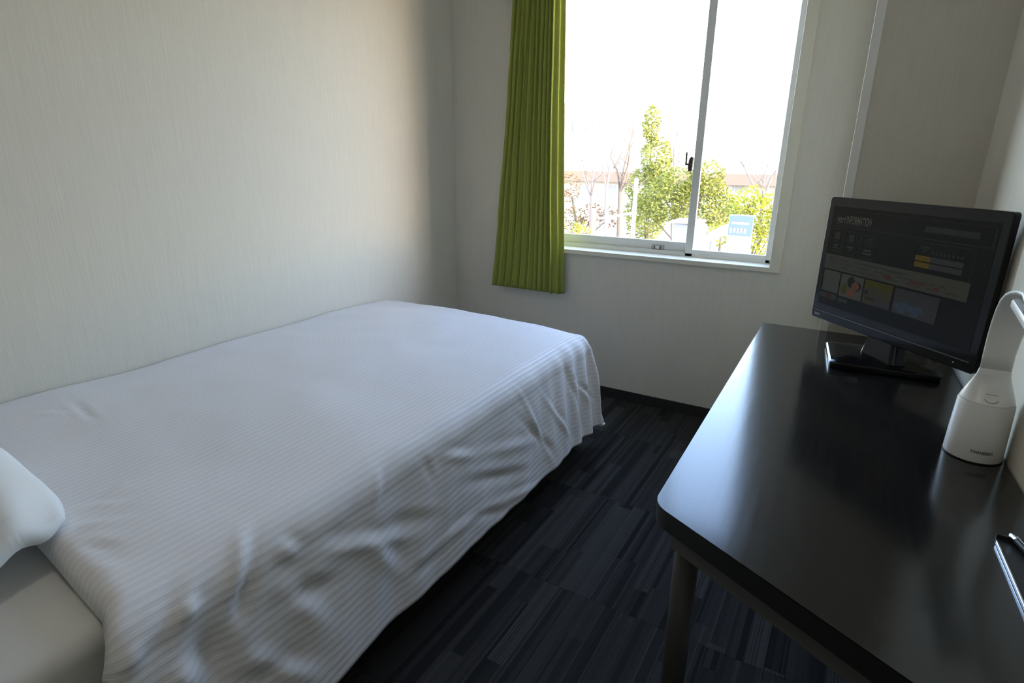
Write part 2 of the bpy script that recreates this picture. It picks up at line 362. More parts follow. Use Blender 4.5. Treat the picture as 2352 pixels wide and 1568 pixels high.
creases = [segm(*c) for c in (
 (1205,862,1254,1058,.012,.010),(1236,880,1262,1040,-.010,.014),(1290,840,1302,1015,.012,.010),(1312,800,1330,975,-.012,.012),
 (1335,795,1352,950,.012,.010),(1355,800,1372,930,-.010,.010),(1040,985,1105,1052,.010,.014),(1105,1052,1245,1008,.008,.016),
 (1065,1120,1205,1078,-.012,.016),(1080,1190,1150,1165,-.010,.012),(1130,1155,1220,1110,.008,.012),
 (545,1195,578,1305,.014,.014),(595,1240,625,1315,-.012,.016),(432,1320,492,1420,.014,.015),(455,1395,490,1565,.020,.022),(510,1430,560,1568,-.016,.026),
 (222,1452,262,1388,.012,.014),(640,1200,730,1190,.010,.014),(770,1175,860,1255,.011,.018),(700,1260,800,1330,-.012,.02),(590,1500,720,1540,.016,.018),
 (560,1560,690,1500,-.012,.02),(650,1330,760,1440,.012,.022),(820,1230,930,1330,.010,.02),(880,1140,960,1235,.011,.016),(955,1090,1010,1190,-.008,.018),
 (150,1182,275,1160,.007,.010),(130,1232,262,1198,.008,.012),(138,1265,250,1262,-.007,.012),(170,1310,260,1300,.006,.012),(210,1150,275,1110,.006,.01),
 (860,1040,905,1095,.006,.010),(980,1000,1062,1012,-.005,.012),(130,930,190,980,.004,.01),(150,920,200,985,-.004,.012),(60,960,140,955,.004,.014),
 (1000,1250,1090,1180,.009,.014),(930,1330,1010,1260,-.009,.014),(330,1400,360,1540,.010,.018),(280,1470,300,1568,-.010,.02),(390,1300,420,1400,-.008,.018))]
def crease_disp(a, y):
    s = 0
    for x1, y1, x2, y2, amp, wid in creases:
        dx, dy = x2-x1, y2-y1; L2 = math.hypot(dx, dy)
        if L2 < 1e-4: continue
        ux, uy = dx/L2, dy/L2; t = (a-x1)*ux + (y-y1)*uy
        if t < -.6*L2 or t > 1.6*L2: continue
        c = -(a-x1)*uy + (y-y1)*ux
        if abs(c) > 4*wid: continue
        tp = math.exp(-((t/L2-.5)/.42)**2*1.2)
        s += amp*tp*(math.exp(-(c/wid)**2) - .45*math.exp(-((c-1.7*wid)/wid)**2))
    return s
YE = .285
xs = []; x = XL + .004
while x < X0: xs.append(x); x += .011
na = 62; xs += [X0 + DL*k/na for k in range(na+1)]
ys = []; y = YE
while y < Y0: ys.append(y); y += .0105
nb = 44; ys += [Y0 + DL*k/nb for k in range(nb+1)]
bm = bmesh.new(); uvl = bm.loops.layers.uv.new('UVMap'); G = []; UVc = {}
for j, y in enumerate(ys):
    row = []
    for i, x in enumerate(xs):
        a, b_ = max(0, x-X0), max(0, y-Y0)
        d = (a**3.2 + b_**3.2)**(1/3.2) if a > 0 and b_ > 0 else max(a, b_)
        if a > 0 and b_ > 0: h = math.hypot(a, b_); nx, ny = a/h, b_/h
        elif a > 0: nx, ny = 1, 0
        elif b_ > 0: nx, ny = 0, 1
        else: nx, ny = 0, 0
        o_, dn = fall(d)
        px_, py_ = min(x, X0) + nx*o_, min(y, Y0) + ny*o_
        # gentle loft of the filling and creases
        tt = min(1, max(0, (x-XL)/(X0-XL)))
        z = ZT + .012*math.sin(tt*math.pi) + .010*(1-tt) - dn
        z += .010*noise.noise(Vector((x*2.6, y*2.6, .3))) * (1 if d == 0 else .6) + .004*noise.noise(Vector((x*7, y*7, 4.3)))
        hang = min(1, d/.12)
        if d > 0: ang = math.atan2(b_, a) if (a > 0 and b_ > 0) else 0
        nrm = Vector((nx*hang, ny*hang, 1-hang)).normalized()
        disp = crease_disp(x-X0, y)*(.6 if b_ == 0 else .36)
        if a > 0:
            fold = .010*noise.noise(Vector((y*5.0 + a*1.2, a*1.6, 9))) + .006*noise.noise(Vector((y*13 + a*5, a*4, 3)))
            corner = math.exp(-((y-1.95)/.22)**2)
            fold += corner*.010*math.sin(y*62 + a*5)
            disp += fold*min(1, d/.2)
        if a > 0 and b_ > 0: disp += .018*math.sin(math.atan2(b_, a)*9)*min(1, d/.25)
        elif b_ > 0: disp += .014*noise.noise(Vector((x*7, b_*2, 5)))*min(1, d/.2)
        p = Vector((px_, py_, z)) + nrm*disp
        # rolled near edge
        e = (y-YE)/.035
        if e < 1: q = .036*(1-math.sqrt(max(0, 1-(1-e)**2))); p += Vector((-nx*hang*q*.6, 0, -q*(1-hang)))
        # near edge runs a little askew, further back at the open side
        kk = max(0, 1-(y-YE)/.5); p.y += kk*(.045*max(0, min(1, (-.80-px_)/.5)) - .03*hang)
        # hem unevenness
        if d > DL*.9: p.z += .006*noise.noise(Vector((y*6, x*6, 1)))
        p.z = max(p.z, .1); p.x = max(p.x, XL+.003)
        v = bm.verts.new(p); row.append(v); UVc[v] = (x-XL, y)
    G.append(row)
for j in range(len(ys)-1):
    for i in range(len(xs)-1):
        f = bm.faces.new((G[j][i], G[j][i+1], G[j+1][i+1], G[j+1][i]))
        for l in f.loops: l[uvl].uv = UVc[l.vert]
duv = obj('duvet', bm, M_DUVET, smooth=True)
so = duv.modifiers.new('solid', 'SOLIDIFY'); so.thickness = .006; so.offset = -1
tag(duv, 'white satin striped duvet spread over the bed and hanging off its side', 'duvet')
# pillow
M_PILLOW = add_noise_colour(mat('pillow_cotton', (.82, .83, .83), .85, spec=.2), (.84, .85, .85), (.80, .81, .81), (200, 200, 200), bump=.1)
pil = thing('pillow', (-1.535, .145, .470), 'plump white pillow at the near end of the bed', 'pillow')
PW, PD, PH = .445, .25, .085
def pil_pt(u, v, top):
    k = max(0, (1-abs(u)**3)*(1-abs(v)**2.8))**.55
    xx = PW*u*(1-.09*abs(v)**3); yy = PD*v*(1-.17*abs(u)**4)
    q_ = min(1, max(0, (v-.25)/.35)); zz = .072 + (PH*1.25*k if top else -.072*k**.8*(1-.97*q_))
    zz += .010*noise.noise(Vector((u*3, v*3, top*5)))*(1 if top else .2)
    cr = math.exp(-((1-abs(u))/.22)**2)*.007*math.sin(v*15+u*5)
    return Vector((xx, yy, max(.001, zz+cr)))
bm = bmesh.new(); n = 44
T = [[bm.verts.new(pil_pt(-1+2*i/n, -1+2*j/n, 1)) for i in range(n+1)] for j in range(n+1)]
B = [[T[j][i] if i in (0, n) or j in (0, n) else bm.verts.new(pil_pt(-1+2*i/n, -1+2*j/n, 0)) for i in range(n+1)] for j in range(n+1)]
for j in range(n):
    for i in range(n):
        bm.faces.new((T[j][i], T[j][i+1], T[j+1][i+1], T[j+1][i])); bm.faces.new((B[j][i], B[j+1][i], B[j+1][i+1], B[j][i+1]))
obj('cover', bm, M_PILLOW, pil, smooth=True)
# loose flap of the case, crumpled on the sheet under the pillow's right end
bm = bmesh.new(); FG = []
for j in range(41):
    v = -1 + 2*j/40; row = []
    for i in range(11):
        t = i/10; xx = PW*(.55 + .36*t*(1-.35*abs(v)**3)) + .006*math.sin(v*9)*t; yy = -.05 + .17*v*(1-.05*t)
        zz = .024*(1-t)**1.5 + .004 + (.007*math.sin(v*13+2*t) + .005*math.sin(v*29))*math.sin(t*math.pi)**.5*.8 + .003*t*math.sin(v*17)
        row.append(bm.verts.new((xx, yy, max(.0015, zz))))
    FG.append(row)
for j in range(40):
    for i in range(10): bm.faces.new((FG[j][i], FG[j][i+1], FG[j+1][i+1], FG[j+1][i]))
o = obj('case_flap', bm, M_PILLOW, pil, smooth=True); so = o.modifiers.new('solid', 'SOLIDIFY'); so.thickness = .0012

# ------------------------------------------------------------------ desk
DZ = .68
def deskmat():
    m = mat('black_laminate', (.018, .018, .019), .24, spec=.65); N, L, b = nodes(m)
    tc = N.new('ShaderNodeTexCoord'); mp = N.new('ShaderNodeMapping'); mp.inputs['Scale'].default_value = (160, 6, 20)
    nz = N.new('ShaderNodeTexNoise'); nz.inputs['Scale'].default_value = 1; nz.inputs['Detail'].default_value = 5
    L.new(tc.outputs['Object'], mp.inputs[0]); L.new(mp.outputs[0], nz.inputs['Vector'])
    mx = N.new('ShaderNodeMix'); mx.data_type = 'RGBA'; mx.inputs[6].default_value = (.004, .004, .0045, 1); mx.inputs[7].default_value = (.013, .0125, .012, 1)
    L.new(nz.outputs['Fac'], mx.inputs[0]); L.new(mx.outputs[2], b.inputs['Base Color'])
    rg = N.new('ShaderNodeMapRange'); rg.inputs[3].default_value = .13; rg.inputs[4].default_value = .19; L.new(nz.outputs['Fac'], rg.inputs[0]); L.new(rg.outputs[0], b.inputs['Roughness'])
    bp = N.new('ShaderNodeBump'); bp.inputs['Strength'].default_value = .05; bp.inputs['Distance'].default_value = .0004; L.new(nz.outputs['Fac'], bp.inputs['Height']); L.new(bp.outputs[0], b.inputs['Normal'])
    return m
M_DESK = deskmat()
M_EDGE = add_noise_colour(mat('black_edging', (.01, .01, .01), .45), (.011, .011, .011), (.007, .007, .007), (30, 30, 30))
M_RAIL = add_noise_colour(mat('grey_steel_paint', (.16, .155, .15), .45), (.045, .043, .041), (.036, .034, .033), (30, 30, 30))
M_RAIL2 = add_noise_colour(mat('grey_rail_paint', (.12, .117, .113), .5), (.085, .084, .083), (.07, .069, .068), (30, 30, 30))
M_BROWN = add_noise_colour(mat('brown_board', (.20, .09, .03), .6), (.24, .11, .035), (.15, .065, .02), (40, 8, 40))
desk = thing('desk', (.04, 1.2, 0), 'long black desk with rounded corner along the right wall', 'desk')
def dobj(name, bm, m, parent=desk, **k):
    bmesh.ops.translate(bm, verts=bm.verts, vec=(-.04, -1.2, 0)); return obj(name, bm, m, parent, **k)
gap = .003
A = Vector((-.2055, YP-gap)); Bc = Vector((-.1945, .752)); yn = .474
C_ = Vector((wr(yn)-gap, yn)); D_ = Vector((wr(YP-gap)-gap, YP-gap))
def round_corner(P, Q, R2, r, n=10):
    u = (P-Q).normalized(); v = (R2-Q).normalized(); ang = u.angle(v); t = r/math.tan(ang/2)
    cen = Q + (u+v).normalized()*(r/math.sin(ang/2)); p0 = Q+u*t; p1 = Q+v*t
    a0 = math.atan2((p0-cen).y, (p0-cen).x); a1 = math.atan2((p1-cen).y, (p1-cen).x)
    while a1-a0 > math.pi: a1 -= 2*math.pi
    while a1-a0 < -math.pi: a1 += 2*math.pi
    return [cen + Vector((math.cos(a0+(a1-a0)*k/n), math.sin(a0+(a1-a0)*k/n)))*r for k in range(n+1)]
outl = [A] + round_corner(A, Bc, C_, .045) + [C_, D_]
top = dobj('desktop', prism(outl, DZ-.002, DZ), M_DESK)
dobj('edge_band', prism([p for p in outl], DZ-.032, DZ-.0021), M_EDGE, bevel=.0)
# grey steel rails set back under the top
def rail(name, p, q, th, z0, z1, m):
    p, q = Vector(p), Vector(q); d = (q-p).normalized(); nn = Vector((-d.y, d.x))*th
    return dobj(name, prism([p, q, q+nn, p+nn], z0, z1), m, bevel=.001)
dirn = (C_-Bc).normalized(); nin = Vector((-dirn.y, dirn.x)); P1 = Bc + nin*.010 + dirn*.030; P2 = P1 + dirn*.47
zt_ = DZ-.0325
rail('rail', P1, P2, .020, zt_-.030, zt_, M_RAIL2)
rail('rail', (-.170, .80), (-.178, YP-.03), -.022, zt_-.030, zt_, M_RAIL2)
rail('inner_rail', P1 + nin*.026 + dirn*.035, P1 + nin*.026 + dirn*.24, .014, zt_-.040, zt_, M_BROWN)
for (lx, ly) in ((-.152, .832), (-.15, YP-.05), (.235, YP-.05), (.255, .60)):
    bm = bmesh.new(); tube(bm, [(lx, ly, .008), (lx, ly, zt_)], .020, 20); dobj('leg', bm, M_RAIL, smooth=True)
    bm = bmesh.new(); tube(bm, [(lx, ly, 0), (lx, ly, .010)], .023, 16); dobj('foot', bm, M_EDGE)

# ------------------------------------------------------------------ television
M_TVB = mat('glossy_black_plastic', (.006, .006, .007), .12, spec=.3)
M_TVM = mat('matte_black_plastic', (.010, .010, .011), .45)
def emis(name, col, st=1.0, gloss=.06, base=None):
    m = mat(name, base or (.004, .004, .004), gloss, spec=.11); N, L, b = nodes(m)
    b.inputs['Emission Color'].default_value = (*col, 1); b.inputs['Emission Strength'].default_value = st*.62; return m
S = .96
tvc = Vector((.0973*S, 1.6972*S, CAMH-(CAMH-.906)*S)); TW, TH, tyaw = .5103*S, .345*S, -.8398
tv = thing('television', (tvc.x, tvc.y, DZ), 'black flat television on the desk showing an information menu', 'television', rotz=tyaw)
zc = tvc.z - DZ
def vert_rr(w, h, r, y0, y1, cz=zc, cx=0):
    pts = rrect(w, h, r); return loft([[(cx+p[0], y0, cz+p[1]) for p in pts], [(cx+p[0], y1, cz+p[1]) for p in pts]])
o = obj('bezel', vert_rr(TW, TH, .008, 0, .018), M_TVB, tv, bevel=.002, seg=3); 
o = obj('back_shell', loft([[(p[0], .0182, zc+p[1]) for p in rrect(TW*.96, TH*.94, .01)], [(p[0]*.62-.02, .05, zc+p[1]*.7) for p in rrect(TW*.96, TH*.94, .01)]]), M_TVM, tv)
sw, sh = TW*.925, TH*.80; scz = zc + TH*.03
scr = obj('screen', vert_rr(sw, sh, .001, -.0006, .001, scz), emis('screen_dark', (.009, .0095, .009), .55, gloss=.05), tv)
obj('chin_strip', boxes((-TW/2+.012, TW/2-.012, -.0022, .001, zc-TH/2+.022, zc-TH/2+.0245)), mat('dark_chrome_strip', (.12, .12, .13), .25, metal=.8), tv)
M_LOGO = mat('grey_logo_print', (.22, .22, .23), .5)
obj('logo', boxes((-TW/2+.012, -TW/2+.032, -.0008, .001, zc-TH/2+.0085, zc-TH/2+.0145)), M_LOGO, tv)
obj('indicator_lamp', boxes((TW/2-.048, TW/2-.045, -.001, .001, zc-TH/2+.0115, zc-TH/2+.0135)), emis('indicator', (.5, .5, .55), .5), tv)
# the printed menu on the screen (u,v from the screen's top left corner, 0..1)
def ui(name, rects, m, off=.0010):
    bm = bmesh.new()
    for (u0, v0, u1, v1) in rects:
        q = [(-sw/2+u*sw, -off, scz+sh/2-v*sh) for u, v in ((u0, v1), (u1, v1), (u1, v0), (u0, v0))]
        bm.faces.new([bm.verts.new(p) for p in q])
    o = obj(name, bm, m, scr)
    if len(rects) > 1: o['kind'] = 'stuff'
    return o
def ui_each(name, rects, m, off=.0013):
    for r_ in rects: ui(name, [r_], m, off)
E_ = lambda n, c, s=1: emis('ui_'+n, c, s)
U_pale = E_('pale_band', (.030, .031, .024)); U_grey = E_('grey_bar', (.022, .022, .022)); U_line = E_('dim_line', (.016, .016, .016))
U_yel = E_('amber', (.060, .040, .006)); U_olive = E_('olive', (.030, .028, .004)); U_txt = E_('menu_text', (.030, .030, .025)); U_dk = E_('dark_text', (.010, .010, .010))
U_red = E_('red_text', (.045, .012, .010)); U_skin = E_('skin_tone', (.070, .030, .014)); U_white = E_('picture_pale', (.036, .038, .032)); U_blue = E_('picture_blue', (.022, .032, .045)); U_hair = E_('picture_dark', (.008, .010, .008)); U_green = E_('teal_text', (.012, .022, .018)); U_bar=E_('search_bar',(.016,.016,.016))
ui('menu_rule', [(.02, .185, .985, .192), (.985, .03, .99, .19), (.17,.03,.99,.034)], U_line)
ui_each('search_bar', [(.635, .085, .92, .135)], U_bar); ui('search_icon', [(.635, .085, .675, .135)], U_grey, .0013)
fr = []
for u0, v0, u1, v1 in ((.02, .215, .115, .44), (.13, .225, .225, .45), (.255, .235, .36, .46), (.60, .215, .92, .475)):
    t = .0035; fr += [(u0, v0, u1, v0+t*1.6), (u0, v1-t*1.6, u1, v1), (u0, v0, u0+t, v1), (u1-t, v0, u1, v1)]
[ui('menu_frame', fr[q:q+4], U_line, .0012) for q in (4, 8, 12)]; ui('menu_frame_selected', fr[:4], U_olive, .0012)
ui('menu_icon', [(.045, .25, .09, .32), (.05, .33, .085, .338), (.16, .255, .20, .325), (.285, .285, .335, .29), (.285, .30, .335, .305), (.285, .315, .335, .32), (.285, .33, .335, .335), (.30, .26, .335, .275)], U_line, .0013)
ui('menu_icon_text', [(.05, .37, .085, .385), (.045, .40, .09, .41), (.155, .37, .205, .385), (.16, .40, .20, .408), (.28, .37, .335, .385), (.275, .40, .34, .415)], U_txt, .0013)
ui('notice_band', [(0.0, .475, .93, .625)], U_pale)
ui('notice_icon', [(.04, .50, .075, .503), (.04, .54, .075, .545), (.04, .50, .043, .545), (.072, .50, .075, .545), (.052, .553, .063, .556)], U_dk, .0013)
random.seed(3)
tx = []; 
for v, a, b2 in ((.505, .10, .62), (.545, .13, .80), (.585, .13, .86)):
    u = a
    while u < b2: l = random.uniform(.008, .035); tx.append((u, v, u+l, v+.014)); u += l+random.uniform(.004, .012)
ui('notice_text', [t_ for i, t_ in enumerate(tx) if i % 4], E_('notice_print', (.020, .021, .018)), .0013)
ui_each('notice_text_red', [(.44, .565, .50, .585), (.61, .560, .70, .578), (.75, .568, .785, .584)], U_red, .0014)
ui_each('notice_text_teal', [(.30, .505, .40, .520), (.45, .512, .56, .526)], U_green, .0014)
ui('access_icon', [(.635, .25, .69, .262), (.643, .268, .682, .278), (.652, .284, .673, .294), (.659, .300, .667, .312)], U_line, .0013)
ui('access_text', [(.70 + .022*k, .285, .714 + .022*k, .305) for k in range(8)], U_bar, .0013)
ui_each('access_key_cell', [(.615, .33, .70, .375), (.615, .385, .70, .43)], U_yel, .0013)
ui_each('access_value_cell', [(.70, .33, .875, .375), (.70, .385, .875, .43)], U_grey, .0013)
ui('blank_code_square', [(.012, .64, .145, .855)], U_white)
ui_each('caption_strip', [(.0, .87, .145, .925), (.155, .885, .235, .925)], E_('caption', (.018, .020, .014))); ui('caption_red', [(.06, .885, .10, .915)], U_red, .0013)
ui('picture_massage', [(.155, .64, .325, .865)], U_white)
def blob(name, cu, cv, ru, rv, m, off):
    bm = bmesh.new(); bm.faces.new([bm.verts.new((-sw/2+(cu+ru*math.cos(a))*sw, -off, scz+sh/2-(cv+rv*math.sin(a))*sh)) for a in [2*math.pi*k/18 for k in range(18)]]); return obj(name, bm, m, scr)
blob('picture_shape_dark', .235, .705, .028, .055, U_hair, .0012); blob('picture_shape_dark', .285, .735, .030, .045, U_hair, .0012)
blob('picture_shape_warm', .270, .735, .028, .040, U_skin, .0013); blob('picture_shape_warm', .245, .81, .03, .04, U_skin, .0013); blob('picture_shape_olive', .19, .79, .02, .05, U_olive, .0012)
ui('picture_room', [(.335, .64, .525, .865)], E_('room_print', (.026, .024, .014))); ui('picture_room_wall', [(.335, .64, .525, .72)], U_olive, .0012)
ui('picture_room_lamp', [(.385, .69, .42, .755)], U_grey, .0013); ui('picture_room_desk', [(.345, .74, .365, .78), (.35, .80, .42, .81), (.35, .82, .41, .826)], U_hair, .0013); ui('picture_room_bed', [(.42, .79, .525, .865)], U_grey, .0013)
ui('picture_sky', [(.54, .645, .80, .87)], E_('sky_print', (.020, .021, .020)))
for cu, cv in ((.57, .80), (.61, .78), (.65, .80), (.70, .79), (.60, .83), (.68, .83)): blob('picture_shape_blue', cu, cv, .026, .03, U_blue, .0012)
# heading
cu_ = bpy.data.curves.new('heading', 'FONT'); cu_.body = 'Hotel INFORMATION'; cu_.size = .019; cu_.offset = .0005
tmp = bpy.data.objects.new('heading_tmp', cu_); COL.objects.link(tmp); bpy.context.view_layer.update()
me = bpy.data.meshes.new_from_object(tmp.evaluated_get(bpy.context.evaluated_depsgraph_get())); bpy.data.objects.remove(tmp)
wd = max(v.co.x for v in me.vertices); sc_ = .255*sw/wd
for v in me.vertices: v.co = Vector((-sw/2 + .045*sw + v.co.x*sc_, -.0012, scz+sh/2 - .155*sh + v.co.y*1.45))
me.materials.append(E_('heading_text', (.055, .055, .045))); hd = bpy.data.objects.new('heading', me); COL.objects.link(hd); hd.parent = scr
ui('heading_rule', [(.045, .165, .30, .170)], U_line, .0012)
# stand: swivelled on a base that sits square to the desk
bc = Vector((.105, 1.675)); loc = lambda p, z: tv.matrix_basis.inverted() @ Vector((p[0], p[1], z+DZ))
ca, sa = math.cos(.10), math.sin(.10)
def base_ring(w, d, r, z, bulge=.0):
    out = []
    for px_, py_ in rrect(w, d, r):
        bx = px_*(1 + bulge*(py_/d)); X = bc.x + bx*ca - py_*sa; Y = bc.y + bx*sa + py_*ca; out.append(loc((X, Y), z))
    return out
sb = obj('stand_base', loft([base_ring(.232, .200, .02, .0005), base_ring(.236, .204, .02, .004), base_ring(.236, .204, .02, .014), base_ring(.228, .196, .02, .0175), base_ring(.12, .09, .02, .026)]), M_TVB, tv, bevel=.001)
sm_angle(sb, 30)
obj('stand_neck', loft([[(p[0]*1, .022+p[1], .022) for p in rrect(.11, .05, .015)], [(p[0], .026+p[1], zc-TH/2+.03) for p in rrect(.08, .035, .012)]]), M_TVB, tv)

# ------------------------------------------------------------------ desk lamp
M_LAMP = add_noise_colour(mat('white_lamp_plastic', (.78, .78, .77), .32), (.80, .80, .79), (.77, .77, .76), (10, 10, 10))
M_LAMPD = mat('lamp_button_groove', (.42, .42, .41), .5)
LX, LY = .2405, 1.197
lamp = thing('desk_lamp', (LX, LY, DZ), 'white plastic desk lamp with curved neck at the right wall', 'lamp')
def ell(cx, cy, z, rx, ry, n=40, sq=2.0): return [(cx + rx*math.copysign(abs(math.cos(a))**(2/sq), math.cos(a)), cy + ry*math.copysign(abs(math.sin(a))**(2/sq), math.sin(a)), z) for a in [2*math.pi*k/n for k in range(n)]]
body = loft([ell(0, 0, .0, .041, .041), ell(0, 0, .003, .0425, .0425), ell(0, 0, .05, .0415, .0415), ell(0, 0, .100, .0400, .0400), ell(0, 0, .1035, .0388, .0388)])
o = obj('lamp_base', body, M_LAMP, lamp, smooth=True); sm_angle(o, 50)
obj('base_ring', loft([ell(0, 0, .0002, .0432, .0432), ell(0, 0, .0022, .0434, .0434)]), M_EDGE, lamp)
sh_ = loft([ell(0, 0, .1035, .0385, .0385), ell(0, 0, .106, .0380, .0368), ell(0, 0, .113, .036, .031), ell(0, 0, .124, .032, .0225), ell(0, -.001, .136, .0275, .0145), ell(0, -.002, .148, .0235, .0088), ell(0, -.003, .160, .0215, .0062)])
o = obj('lamp_shoulder', sh_, M_LAMP, lamp, smooth=True)
# neck: flat strip that curls forward at the top
path = [(-.003, .159, .0212), (.002, .185, .0215), (.005, .212, .0225), (.003, .238, .024), (-.004, .262, .0255), (-.018, .280, .0265), (-.038, .292, .027), (-.066, .301, .027), (-.10, .308, .027), (-.135, .311, .027), (-.158, .305, .027), (-.168, .291, .027)]
rings = []
for i, (y, z, hw) in enumerate(path):
    y0, z0, _ = path[max(0, i-1)]; y1, z1, _ = path[min(len(path)-1, i+1)]
    t = Vector((0, y1-y0, z1-z0)).normalized(); nn = Vector((0, t.z, -t.y)); th = .0048
    rings.append([Vector((hw-.0212 + hw*math.copysign(abs(math.cos(a))**.5, math.cos(a)), y, z)) + nn*th*math.copysign(abs(math.sin(a))**.7, math.sin(a)) for a in [2*math.pi*k/28 for k in range(28)]])
o = obj('lamp_neck', loft(rings), M_LAMP, lamp, smooth=True)
hr = []
for z_, k in ((-.0065, .95), (-.004, 1), (.004, 1), (.0065, .95)): hr.append([(.006 + p[0]*k, -.140 + p[1]*k, .2835 + z_ + p[1]*.09) for p in rrect(.054, .120, .010)])
o = obj('lamp_head', loft(hr), M_LAMP, lamp, smooth=True); sm_angle(o, 40)
# touch button on the sloping shoulder
bt = []
def shoulder_pt(x, s):                                 # s 0..1 down the front slope
    y = -.0235 - .010*s; z = .1225 - .0115*s; return (x, y-.0002, z+.0002)
bm = bmesh.new()
tube(bm, [shoulder_pt(-.009 + .018*k/8, .95 + -.35*((k-4)/4)**2 + .2) for k in range(9)], .0007, 6); tube(bm, [shoulder_pt(-.008 + .016*k/6, .15) for k in range(7)], .0006, 6)
obj('touch_button', bm, M_LAMPD, lamp)
# maker's lettering low on the base, facing the room
cu_ = bpy.data.curves.new('maker', 'FONT'); cu_.body = 'TWINBIRD'; cu_.size = .0058; cu_.offset = .00012; cu_.align_x = 'CENTER'
tmp = bpy.data.objects.new('maker_tmp', cu_); COL.objects.link(tmp); bpy.context.view_layer.update()
me = bpy.data.meshes.new_from_object(tmp.evaluated_get(bpy.context.evaluated_depsgraph_get())); bpy.data.objects.remove(tmp)
a0 = math.radians(-84); Rr = .0424
for v in me.vertices:
    a = a0 + v.co.x*1.15/Rr; v.co = Vector((Rr*math.cos(a), Rr*math.sin(a), .0185 + v.co.y*1.35))
me.materials.append(mat('lettering_print', (.06, .06, .06), .5)); ml_ = bpy.data.objects.new('lettering', me); COL.objects.link(ml_); ml_.parent = lamp

# added fill light: unseen round ceiling fixture that warms and brightens the room
cl_t = thing('added_fill_light', (-.75, .15, ZC), 'unseen round white fill light added on the ceiling above the bed', 'lamp')
obj('housing', loft([ell(0, 0, -.045, .17, .17), ell(0, 0, -.03, .19, .19), ell(0, 0, 0, .19, .19)]), M_LAMP, cl_t)
obj('diffuser', loft([ell(0, 0, -.052, .14, .14), ell(0, 0, -.0452, .165, .165)]), emis('fill_light_glow', (1, .86, .68), .3, gloss=.4, base=(.8, .8, .8)), cl_t)
la = bpy.data.lights.new('added_fill_area', 'AREA'); la.shape = 'DISK'; la.size = .28; la.energy = 2.6; la.color = (1, .90, .78)  # warm fill emitter, added under the unseen fixture
la_o = bpy.data.objects.new('added_fill_area', la); COL.objects.link(la_o); la_o.location = (0, 0, -.056); la_o.parent = cl_t

# ------------------------------------------------------------------ chrome-edged tray at the right end of the desk
M_CHR = mat('chrome', (.75, .78, .82), .12, metal=1)
tray = thing('desk_tray', (.262, .80, DZ), 'black tray with bright metal edge on the desk against the wall', 'tray')
tray.rotation_euler = (0, 0, .042)
L_, W_ = .22, .052
obj('tray_floor', boxes((-W_/2, W_/2, -L_/2+.0, L_/2, .0005, .004)), M_TVM, tray)
obj('chrome_edge', boxes((-W_/2-.0022, -W_/2, -L_/2, L_/2-.012, .0005, .0065)), M_CHR, tray, bevel=.001)
obj('side_wall', boxes((W_/2-.002, W_/2, -L_/2, L_/2, .004, .012), (-W_/2, W_/2-.002, L_/2-.002, L_/2, .004, .010)), M_TVM, tray)
pen = thing('ballpoint_pen', (.268, .85, DZ+.0045), 'black ballpoint pen with chrome clip lying in the tray', 'pen', rotz=.3)
bm = bmesh.new(); tube(bm, [(0, -.07, .005), (0, .055, .005)], .0045, 10); obj('barrel', bm, M_TVM, pen)
bm = bmesh.new(); tube(bm, [(0, .055, .005), (0, .068, .005)], [.0047, .003], 10); obj('cap', bm, M_CHR, pen)
obj('clip', boxes((-.001, .001, .02, .058, .0095, .0108)), M_CHR, pen)

# ------------------------------------------------------------------ outside the window
ZG = -2.4
def at(px, py, Y): return ony(px, py, Y)
M_GROUND = add_noise_colour(mat('pale_paving', (.6, .6, .58), .9), (.34, .335, .32), (.28, .275, .26), (1, 1, 1))
struct(obj('ground_outside', boxes((-60, 30, 4.5, 90, ZG-.2, ZG)), M_GROUND))
def leafmat(name, c1, c2):
    m = mat(name, c1, .6, spec=.3); N, L, b = nodes(m)
    g = N.new('ShaderNodeNewGeometry'); mx = N.new('ShaderNodeMix'); mx.data_type = 'RGBA'
    mx.inputs[6].default_value = (*c1, 1); mx.inputs[7].default_value = (*c2, 1)
    L.new(g.outputs['Random Per Island'], mx.inputs[0]); L.new(mx.outputs[2], b.inputs['Base Color'])
    tl = N.new('ShaderNodeBsdfTranslucent'); L.new(mx.outputs[2], tl.inputs[0]); ms = N.new('ShaderNodeMixShader'); ms.inputs[0].default_value = .3
    L.new(b.outputs[0], ms.inputs[1]); L.new(tl.outputs[0], ms.inputs[2]); L.new(ms.outputs[0], N['Material Output'].inputs[0]); return m
M_LEAF = leafmat('leaf_green', (.08, .095, .012), (.22, .235, .05)); M_LEAFY = leafmat('leaf_yellowgreen', (.14, .16, .014), (.26, .27, .03)); M_LEAFR = leafmat('leaf_russet', (.10, .05, .028), (.16, .11, .04))
M_BARK = add_noise_colour(mat('bark', (.25, .2, .16), .9), (.09, .07, .055), (.06, .05, .04), (6, 6, 6)); M_BARKP = add_noise_colour(mat('pale_bark', (.45, .4, .36), .9), (.16, .13, .12), (.11, .09, .08), (6, 6, 6))
